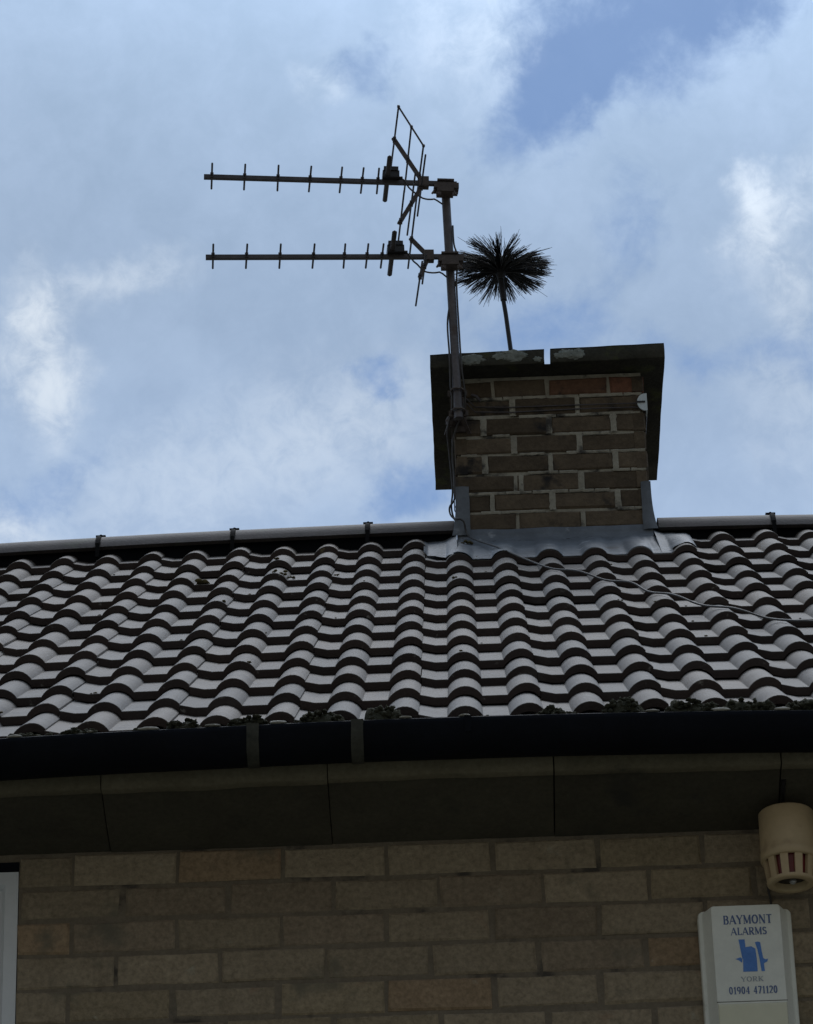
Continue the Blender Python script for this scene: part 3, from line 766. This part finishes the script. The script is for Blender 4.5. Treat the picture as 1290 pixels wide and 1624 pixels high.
# ------------------------------------------------------------------ TV aerials
def aerial(label, end, tip, el, dip, apex, arms, topbar):
    """horizontal yagi: boom end (right) to tip (left); elements lie flat, square to the boom"""
    E, T = Vector(end), Vector(tip)
    d = (T-E); Lb = d.length; d.normalize()
    side = Vector((0, 0, 1)).cross(d).normalized()              # towards or away from the viewer
    if side.y > 0: side = -side
    upv = d.cross(side).normalized()
    if upv.z < 0: upv = -upv
    root = thing('tv_aerial', label, 'aerial', E, 'TV aerials on the chimney mast')
    b = MB(); b.bar(E-d*.004, T+d*.008, .015, .015, upv)
    b.build('boom', M['alu'], root)
    for t, h in el:
        b = MB(); c = E.lerp(T, t)+upv*.004; k = rnd(.012)
        s2 = (side+d*k).normalized()
        b.tube([c-s2*h, c+s2*h], .0036, 8)
        b.obox(c, d*.006, side*.010, upv*.010)
        b.build('director', M['alu'], root)
    c = E.lerp(T, dip)+upv*.014
    b = MB()                                                     # folded dipole and its box
    hx = .145; rr = .006
    loop = [c+side*hx*s_+d*(-rr*.6)*q for s_, q in ((-.98, 1), (.98, 1))]+[c+side*hx]+[c+side*hx*s_+d*(rr*.6) for s_ in (.98, -.98)]+[c-side*hx, c-side*hx*.98-d*rr*.6]
    b.tube(loop, .0052, 8); b.build('dipole', M['alu'], root)
    b = MB(); cx_ = c-d*.0
    for (hw, hd, hz, oz) in ((.030, .028, .014, .006), (.026, .032, .008, .026), (.020, .02, .006, .036)):
        b.obox(cx_-d*.012+upv*oz, d*hw, side*hd, upv*hz)
    b.tube([cx_-d*.04+upv*.005, cx_-d*.055+upv*.005], .007, 8)
    b.build('dipole_box', M['darkpl'], root)
    A = E.lerp(T, apex)
    rod_ends = {}
    for name_, (dd, uu), rods in arms:
        tip_ = A+d*dd+upv*uu
        b = MB(); b.bar(A-(tip_-A).normalized()*.012, tip_, .014, .010, side)
        arm = b.build('reflector_arm', M['rust'], root)
        b2 = []
        for (t, h, off) in rods:
            c = A.lerp(tip_, t)
            b = MB(); s2 = (side+d*rnd(.01)).normalized()
            b.tube([c-s2*(h-off), c+s2*(h+off)], .0034, 8)
            b.obox(c, d*.006, side*.008, upv*.009)
            b.build('reflector_rod', M['alu'], root)
            b2.append(c+s2*(h+off-.004))
        if name_ == topbar:
            b = MB(); b.tube(b2, .0034, 8)
            for p in b2: b.lump(p, .006, .006, .007, 2, 8, 6)
            b.build('reflector_bar', M['alu'], root)
    b = MB(); b.obox(A+upv*.002, d*.018, side*.014, upv*.020); b.build('reflector_bracket', M['rust'], root)
    # clamp round the mast
    m_ = Vector((MX(E.z), MY, E.z))
    t = (m_-E).dot(d); cc = E+d*t
    b = MB()
    b.obox(cc-upv*.018, d*.044, side*.022, upv*.011); b.obox(cc-upv*.034+d*.004, d*.030, side*.024, upv*.010)
    b.obox(cc+upv*.011+d*.002, d*.030, side*.014, upv*.0035)
    b.add([cc+upv*.014+d*.03+side*.012, cc+upv*.014-d*.028+side*.012, cc+upv*.024+d*.003, cc+upv*.014+d*.03-side*.012, cc+upv*.014-d*.028-side*.012],
          [(0, 1, 2), (3, 2, 4), (0, 2, 3), (1, 4, 2)])
    for s_ in (-1, 1):
        p = cc+d*s_*.024+side*.012-upv*.03
        b.tube([p, p-upv*.030+d*s_*.006+side*.012], .0045, 7); b.obox(p-upv*.026+d*s_*.005+side*.010, d*.009, side*.003, upv*.007)
    b.bar(cc+d*.04-upv*.03+side*.01, cc+d*.052-upv*.055+side*.02, .006, .006)
    b.build('mast_clamp', M['rust'], root)
    # feeder lead looped from the box to the boom and the mast
    p0 = cx_-d*.05+upv*.004; pts = [p0]
    for i in range(1, 15):
        tt = i/15; q = p0.lerp(m_+Vector((-.02, -.014, -.05)), tt)
        pts.append(q+Vector((.006*mnoise.noise((i*.8, E.z*7, 0)), -.01, -.035*math.sin(math.pi*min(tt*1.15, 1))-.02*tt)))
    pts.append(m_+Vector((-.012, -.018, -.075)))
    b = MB(); b.tube(pts, .0031, 7); b.build('feeder_cable', M['cable'], root)
    return root
def frac(x, x0, x1): return (x0-x)/(x0-x1)
elU = [(frac(x, 724, 327), .0825) for x in (336, 388, 441, 492, 541, 575, 600)]
elL = [(frac(x, 735, 330), .0800) for x in (338, 391, 444, 497, 546, 582, 606)]
aerial('upper TV aerial at the mast top, with a tall reflector grid of six long rods', (.0365, 3.095, 3.489), (-.851, 3.0103, 3.5045), elU, frac(615, 724, 327), frac(673, 724, 327),
       [('up', (.108, .190), [(.14, .21, -.005), (.52, .215, .0), (.96, .215, .0)]),
        ('down', (.090, -.175), [(.10, .20, .01), (.50, .21, .0), (.93, .20, .0)])], 'up')
aerial('lower TV aerial level with the sweep\'s brush, with a short broken reflector', (.0535, 3.095, 3.1835), (-.8447, 3.0103, 3.1675), elL, frac(622, 735, 330), frac(680, 735, 330),
       [('up', (.062, .078), [(.93, .195, .0)]),
        ('down', (.036, -.085), [(.45, .10, -.02), (.95, .15, -.05)])], None)

# ------------------------------------------------------------------ coax cables: down the mast and chimney, then across the tiles
def smooth_path(P, n=6):
    P = [Vector(p) for p in P]; out = []
    for i in range(len(P)-1):
        p0, p1, p2, p3 = P[max(i-1, 0)], P[i], P[i+1], P[min(i+2, len(P)-1)]
        for k in range(n):
            t = k/n
            out.append(.5*((2*p1)+(p2-p0)*t+(2*p0-5*p1+4*p2-p3)*t*t+(3*p1-p0-3*p2+p3)*t**3))
    out.append(P[-1]); return out
cbm = MB()
path = [(MX(3.1)+.019, MY-.004, 3.10), (MX(2.95)-.018, MY-.008, 2.95), (MX(2.8)-.020, MY-.006, 2.80), (MX(2.68)-.022, MY-.004, 2.68), (-.004, MY+.01, 2.60),
        (-.024, 3.20, 2.54), (-.020, 3.25, 2.47), (-.016, 3.26, 2.40), (-.014, 3.26, 2.33), (-.020, 3.255, 2.27), (-.014, 3.25, 2.225), (-.002, 3.205, 2.195), (.020, 3.195, 2.178)]
over = [(.039, 3.19), (.131, 2.928), (.208, 2.68), (.292, 2.47), (.372, 2.29), (.45, 2.17), (.52, 2.03), (.567, 1.927), (.63, 1.76), (.701, 1.621), (.78, 1.446), (.862, 1.35), (.923, 1.219), (.985, 1.14), (1.08, 1.00), (1.2, .88), (1.35, .70)]
def roof_at(x, y):
    for k in range(11, -1, -1):
        if y >= RP[k][0]: break
    s = (y-RP[k][0])/math.cos(RA[k])
    return row_pt(k, x, s, -LIP/GAUGE*s)
for x, y in over:
    p = roof_at(x, y); path.append((p.x, p.y-.004, p.z+.007))
cbm.tube(smooth_path(path), .0033, 8)
tag(cbm.build('coax_cable', M['cable'], None, (.03, 3.19, 2.17)), 'thin grey coax cable running down the chimney and slanting across the roof tiles', 'cable')
cb2 = MB()
path = [(MX(3.3)+.018, MY-.006, 3.33), (MX(3.25)+.019, MY-.008, 3.25), (MX(3.2)+.030, MY-.012, 3.19), (MX(3.1)+.020, MY-.008, 3.09), (MX(2.9)+.019, MY-.008, 2.9), (MX(2.75)+.020, MY-.006, 2.74), (.040, MY+.02, 2.62), (-.002, 3.20, 2.52),
        (-.010, 3.222, 2.44), (-.006, 3.222, 2.36), (-.008, 3.235, 2.29), (-.026, 3.25, 2.265), (-.024, 3.25, 2.235), (-.008, 3.245, 2.205), (-.03, 3.30, 2.20)]
cb2.tube(smooth_path(path), .0032, 8)
tag(cb2.build('coax_cable', M['cable'], None, (-.01, 3.22, 2.3)), 'loose dark coax cable looping beside the lead at the chimney\'s left corner', 'cable')

# ------------------------------------------------------------------ sweep's brush poking out of the flue
C = Vector((.192, 3.53, 3.405)); foot = Vector((.2165, 3.53, 3.03)); neck = Vector((.188, 3.53, 3.34))
brush = thing('sweep_brush', 'round black chimney sweep brush standing up out of the chimney on its rod', 'brush', (.231, 3.53, CTOP))
b = MB(); b.tube([(.231, 3.53, CTOP-.1), foot, (.203, 3.53, 3.20), neck], [.0088, .0085, .0082, .0082], 12)
b.tube([(.198, 3.53, 3.26), (.191, 3.53, 3.345)], .0115, 12)
b.build('rod', M['darkpl'], brush)
ax = (C-neck).normalized(); ax = (ax*.5+Vector((0, 0, 1))*.5).normalized()
e1 = ax.cross(Vector((0, 1, 0))).normalized(); e2 = ax.cross(e1)
b = MB(); b.tube([C-ax*.055, C-ax*.02, C+ax*.03, C+ax*.045], [.012, .022, .022, .008], 12)
hub = b.build('hub', M['darkpl'], brush)
b = MB()
rs_ = random.Random(12)
def bristle(ph, el, Lr, h, curl, rad=.0011):
    dr = (e1*math.cos(ph)+e2*math.sin(ph)); d0 = (dr*math.cos(el)+ax*math.sin(el)).normalized()
    p = C+ax*h+dr*.012; pts = []
    sdv = ax.cross(dr)
    for i in range(5):
        t = i/4
        pts.append(p+d0*Lr*t+ax*(-.012*t*t)+sdv*curl*t*t)
    b.tube(pts, [rad*1.25, rad*1.2, rad*1.1, rad, rad*.6], 4, False)
for tuft in range(48):
    ph = 2*math.pi*(tuft+rs_.uniform(-.42, .42))/48+rs_.uniform(-.05, .05); lay = rs_.choice((-1, -.4, 0, .4, 1)); el = lay*.10+rs_.uniform(-.05, .05); h = lay*.018
    for i in range(rs_.randint(9, 22)):
        bristle(ph+rs_.gauss(0, .035), el+rs_.gauss(0, .04), .166*(1+rs_.gauss(0, .05)), h+rs_.uniform(-.008, .008), rs_.gauss(0, .007))
for i in range(240):
    bristle(rs_.uniform(0, 6.283), rs_.gauss(.04, .12), .162*(1+rs_.gauss(.0, .11)), rs_.uniform(-.03, .03), rs_.gauss(0, .018), .0009)
for i in range(30):
    bristle(rs_.uniform(0, 6.283), .42+rs_.gauss(0, .14), .11*(1+rs_.gauss(0, .2)), .03, rs_.gauss(0, .012))
bristle(-1.1, 1.05, .15, .03, .01)
b.build('bristles', M['bristle'], brush)

# ------------------------------------------------------------------ burglar alarm box on the wall
alarm = thing('alarm_box', 'white burglar alarm box with blue lettering and tower emblem on the brick wall', 'alarm', (.652, WY, -.745))
AXc = lambda z: .6515+(-.44-z)*.002
def alarm_body():
    b = MB()
    z0, z1 = -.775, -.4425
    def ring(z, y, wl, wr): return (AXc(z)-wl, y, z), (AXc(z)+wr, y, z)
    # outline from wall to front, each a rounded rectangle of the section (x half, z inset, y)
    def rr(hx_l, hx_r, zt, zb_, y, rad, n=5):
        pts = []
        for (cx_, cz_, a0) in ((AXc(zt)+hx_r-rad, zt-rad, 0), (AXc(zt)-hx_l+rad, zt-rad, 90), (AXc(zb_)-hx_l+rad, zb_+rad, 180), (AXc(zb_)+hx_r-rad, zb_+rad, 270)):
            for i in range(n+1):
                a = R(a0+90*i/n); pts.append((cx_+rad*math.cos(a), y, cz_+rad*math.sin(a)))
        return pts
    L = [rr(.112, .112, z1, z0, WY, .014), rr(.112, .112, z1, z0, .274, .014), rr(.110, .110, z1-.002, z0+.002, .270, .013),
         rr(.102, .102, z1-.003, z0+.01, .2695, .010), rr(.0845, .0840, z1-.004, z0+.012, .232, .008), rr(.0825, .082, z1-.0065, z0+.014, .2255, .007), rr(.080, .0795, z1-.009, z0+.016, .225, .006)]
    n = len(L[0])
    for j in range(len(L)-1):
        b.add(L[j]+L[j+1], [(i, n+i, n+(i+1) % n, (i+1) % n) for i in range(n)], j in (1, 4, 5))
    b.add(L[-1], [tuple(range(n-1, -1, -1))])
    return b
body_ = alarm_body().build('cover', M['white'], alarm)
b = MB(); zt = -.697                              # strobe lens across the lower half
b.box((AXc(zt)-.0785, .2215, -.758), (AXc(zt)+.0800, .2262, zt)); 
b = MB()
n = 10
lo_ = []
for y, dz, dx in ((.2245, 0, 0), (.2225, -.0015, .0012), (.222, -.006, .002)):
    lo_.append([(AXc(zt)-.0815+dx, y, zt+dz), (AXc(zt)+.0815-dx, y, zt+dz), (AXc(-.757)+.0815-dx, y, -.757-dz), (AXc(-.757)-.0815+dx, y, -.757-dz)])
for j in range(2): b.add(lo_[j]+lo_[j+1], [(i, 4+i, 4+(i+1) % 4, (i+1) % 4) for i in range(4)])
b.add(lo_[2], [(3, 2, 1, 0)])
b.build('strobe_lens', M['lens'], alarm)
b = MB(); b.box((AXc(-.69)-.0835, .2243, -.6925), (AXc(-.69)+.0835, .2262, -.6912)); b.build('cover_seam', M['strap'], alarm)

# lettering: serif strokes laid 0.4 mm proud of the cover
TH, TN = .20, .085
GL = {
 'A': (.9, [(0, 0, .42, 1, TN), (.42, 1, .82, 0, TH), (.2, .34, .65, .34, TN)], [(-.08, .12, 0), (.68, .98, 0)]),
 'B': (.8, [(.16, 0, .16, 1, TH), 'b1'], [(0, .3, 0), (0, .3, 1)]),
 'Y': (.85, [(.05, 1, .43, .45, TH), (.82, 1, .43, .45, TN), (.43, 0, .43, .48, TH)], [(-.06, .2, 1), (.66, .92, 1), (.28, .58, 0)]),
 'M': (1.1, [(.12, 0, .12, 1, TN), (.12, 1, .52, .08, TH), (.52, .08, .92, 1, TN), (.94, 0, .94, 1, TH)], [(0, .26, 0), (0, .2, 1), (.78, 1.08, 0), (.86, 1.08, 1)]),
 'O': (.92, ['o'], []),
 'N': (.95, [(.12, 0, .12, 1, TN), (.12, 1, .80, 0, TH), (.80, 0, .80, 1, TN)], [(0, .26, 0), (-.02, .2, 1), (.68, .94, 1)]),
 'T': (.8, [(.40, 0, .40, 1, TH), (.02, .955, .78, .955, TN)], [(.22, .58, 0)]),
 'L': (.72, [(.16, 0, .16, 1, TH), (.1, .045, .66, .045, TN), (.64, 0, .64, .24, TN)], [(0, .32, 1)]),
 'R': (.85, [(.16, 0, .16, 1, TH), 'r', (.36, .5, .76, 0, TH)], [(0, .3, 0), (0, .3, 1), (.66, .9, 0)]),
 'S': (.68, ['s'], []),
 'K': (.88, [(.16, 0, .16, 1, TH), (.26, .45, .72, .98, TN), (.32, .56, .78, .02, TH)], [(0, .32, 0), (0, .32, 1), (.6, .86, 1), (.62, .92, 0)]),
 '0': (.66, ['z'], []), '1': (.5, [(.28, 0, .28, 1, TH), (.08, .78, .28, .95, TN)], [(.08, .48, 0)]),
 '9': (.66, ['n'], []), '4': (.68, [(.46, 0, .46, 1, TH), (.04, .3, .66, .3, TN), (.06, .3, .46, .98, TN)], [(.3, .62, 0)]),
 '7': (.64, [(.04, .95, .60, .95, TN+.04), (.58, .95, .24, 0, TH)], []), '2': (.64, ['2'], []), ' ': (.42, [], []),
}
def poly_for(k):
    def arc(cx_, cy_, rx, ry, a0, a1, n=14): return [(cx_+rx*math.cos(R(a0+(a1-a0)*i/n)), cy_+ry*math.sin(R(a0+(a1-a0)*i/n))) for i in range(n+1)]
    if k == 'o': return [arc(.45, .5, .36, .46, 0, 360, 24)]
    if k == 'z': return [arc(.32, .5, .23, .46, 0, 360, 22)]
    if k == 'b1': return [[(.16, .96)]+arc(.40, .745, .22, .21, 90, -90)+[(.16, .535)], [(.16, .52)]+arc(.42, .28, .26, .24, 90, -90)+[(.16, .04)]]
    if k == 'r': return [[(.16, .96)]+arc(.42, .73, .24, .23, 90, -90)+[(.16, .5)]]
    if k == 's': return [arc(.33, .73, .22, .22, 20, 270)+arc(.33, .27, .24, .23, 90, -160)]
    if k == 'n': return [arc(.32, .68, .23, .27, 0, 360, 18), arc(.25, .55, .30, .50, 10, -75)]
    if k == '2': return [arc(.31, .72, .23, .24, 160, -30)+[(.08, .06), (.58, .06)]]
def ribbon(b, pts, wfun, tr):
    vs = []
    for i, p in enumerate(pts):
        a = pts[max(i-1, 0)]; c = pts[min(i+1, len(pts)-1)]
        dx, dy = c[0]-a[0], c[1]-a[1]; l = math.hypot(dx, dy) or 1
        w_ = wfun(dx/l, dy/l)/2; nx, ny_ = -dy/l*w_, dx/l*w_
        vs += [tr(p[0]+nx, p[1]+ny_), tr(p[0]-nx, p[1]-ny_)]
    b.add(vs, [(2*i, 2*i+1, 2*i+3, 2*i+2) for i in range(len(pts)-1)])
def write(name, text, x0, x1, z0, z1, mat, parent, y=.2246, bold=1.0):
    b = MB(); adv = sum(GL[c][0]+.12 for c in text)-.12; sx = (x1-x0)/adv; sz = z1-z0; pen = 0
    cnt = [0]
    for c in text:
        wd, strokes, serifs = GL[c]
        def tr(u, v):
            return (x0+(pen+u)*sx, y-cnt[0]*2e-5, z0+v*sz)
        for st in strokes:
            cnt[0] += 1
            if isinstance(st, str):
                for P_ in poly_for(st):
                    cnt[0] += 1
                    ribbon(b, P_, lambda dx, dy: bold*(TN+(TH-TN)*abs(dy)), tr)
            else: ribbon(b, [(st[0], st[1]), (st[2], st[3])], lambda dx, dy: bold*st[4]/max(abs(dy)*.999+.001, .75) if False else bold*st[4], tr)
        for (a, c2, v) in serifs:
            cnt[0] += 1; ribbon(b, [(a, .03 if v == 0 else .97), (c2, .03 if v == 0 else .97)], lambda dx, dy: .07, tr)
        pen += wd+.12
    return b.build(name, mat, parent)
write('lettering', 'BAYMONT', .5967, .7127, -.4965, -.4742, M['ink'], alarm, bold=1.15)
write('lettering', 'ALARMS', .6135, .6984, -.5246, -.5058, M['ink'], alarm, bold=1.1)
write('lettering', 'YORK', .6290, .6821, -.6425, -.6302, M['paleink'], alarm)
write('lettering', '01904 471120', .5990, .7132, -.6735, -.6550, M['ink'], alarm, bold=1.1)
em = MB()
def epoly(pts, y): em.add([(.6187+u*.0776, y, -.6177+v*.0817) for u, v in pts], [tuple(range(len(pts)))])
epoly([(.22, .0), (.66, .0), (.66, .40), (.64, .70), (.52, .78), (.34, .76), (.30, .62), (.24, .40)], .2244)
epoly([(.14, 1.0), (.33, 1.0), (.34, .78), (.31, .62), (.27, .40), (.22, .40), (.18, .7)], .22435)
epoly([(.64, .90), (.72, .92), (.80, .90), (.83, .60), (.86, .40), (.88, .0), (.78, .0), (.74, .40), (.70, .66)], .22435)
epoly([(0, .40), (.10, .36), (.2, .28), (.22, .40), (.16, .45), (.08, .42)], .2243)
epoly([(.84, .22), (.98, .30), (1.0, .38), (.93, .36), (.86, .40)], .2243)
for p in em.f: pass
em.build('emblem', M['emblem'], alarm)

# ------------------------------------------------------------------ cream sounder below the eaves
SX, SY = .7635, .200
sounder = thing('alarm_sounder', 'yellowed cream cylindrical alarm sounder with red slots under the eaves', 'siren', (SX, WY, -.42))
b = MB()
c = (SX, SY, 0)
b.lathe(c, [(0, -.2225), (.055, -.2225), (.063, -.2235), (.0665, -.2275), (.0675, -.31), (.0675, -.328), (.069, -.330), (.069, -.348), (.067, -.352), (.060, -.3525)], 48)
b.box((SX-.05, SY+.04, -.34), (SX+.05, WY-.001, -.235))
housing = b.build('housing', M['cream'], sounder)
b = MB()                                       # tapering cage of ribs
n = 11
for i in range(n):
    a = 2*math.pi*(i+.5)/n-math.pi/2
    for j in range(1): 
        pts = []
        hw = .155
        for (r, z) in ((.0640, -.351), (.0605, -.374), (.0575, -.402)):
            pts.append([(SX+r*math.cos(a+t*hw), SY+r*math.sin(a+t*hw), z) for t in (-1, -.5, 0, .5, 1)])
        b.grid(pts)
        for t in (-1, 1):
            b.grid([[(SX+r*math.cos(a+t*hw), SY+r*math.sin(a+t*hw), z) for (r, z) in ((.064, -.351), (.0575, -.402))], [(SX+r*math.cos(a+t*hw), SY+r*math.sin(a+t*hw), z) for (r, z) in ((.054, -.351), (.0475, -.402))]], False)
b.lathe(c, [(.0575, -.401), (.0585, -.4035), (.0575, -.409), (.054, -.411), (.041, -.411), (.039, -.408), (.0385, -.392)], 48)
b.build('cage', M['cream'], sounder)
b = MB(); b.lathe(c, [(.0535, -.35), (.047, -.403)], 40); b.build('red_lens', M['red'], sounder)
b = MB(); b.lathe(c, [(.0388, -.393), (.012, -.396), (0, -.396)], 24); b.build('horn', M['darkpl'], sounder)
b = MB(); b.lump((SX+.004, SY-.004, -.404), .009, .009, .007, 1, 10, 8, .1); b.build('screw', M['metal'], sounder)
b = MB(); b.tube(smooth_path([(SX-.047, WY-.006, -.33), (SX-.048, WY-.007, -.38), (SX-.044, WY-.006, -.41), (SX-.045, WY-.006, -.444)]), .0028, 7); b.build('feed_wire', M['cable'], sounder)
b = MB(); b.tube([(SX-.004, WY-.03, -.224), (SX-.006, .2, -.195), (SX-.006, .12, -.172)], .006, 8); b.build('conduit', M['darkpl'], sounder)
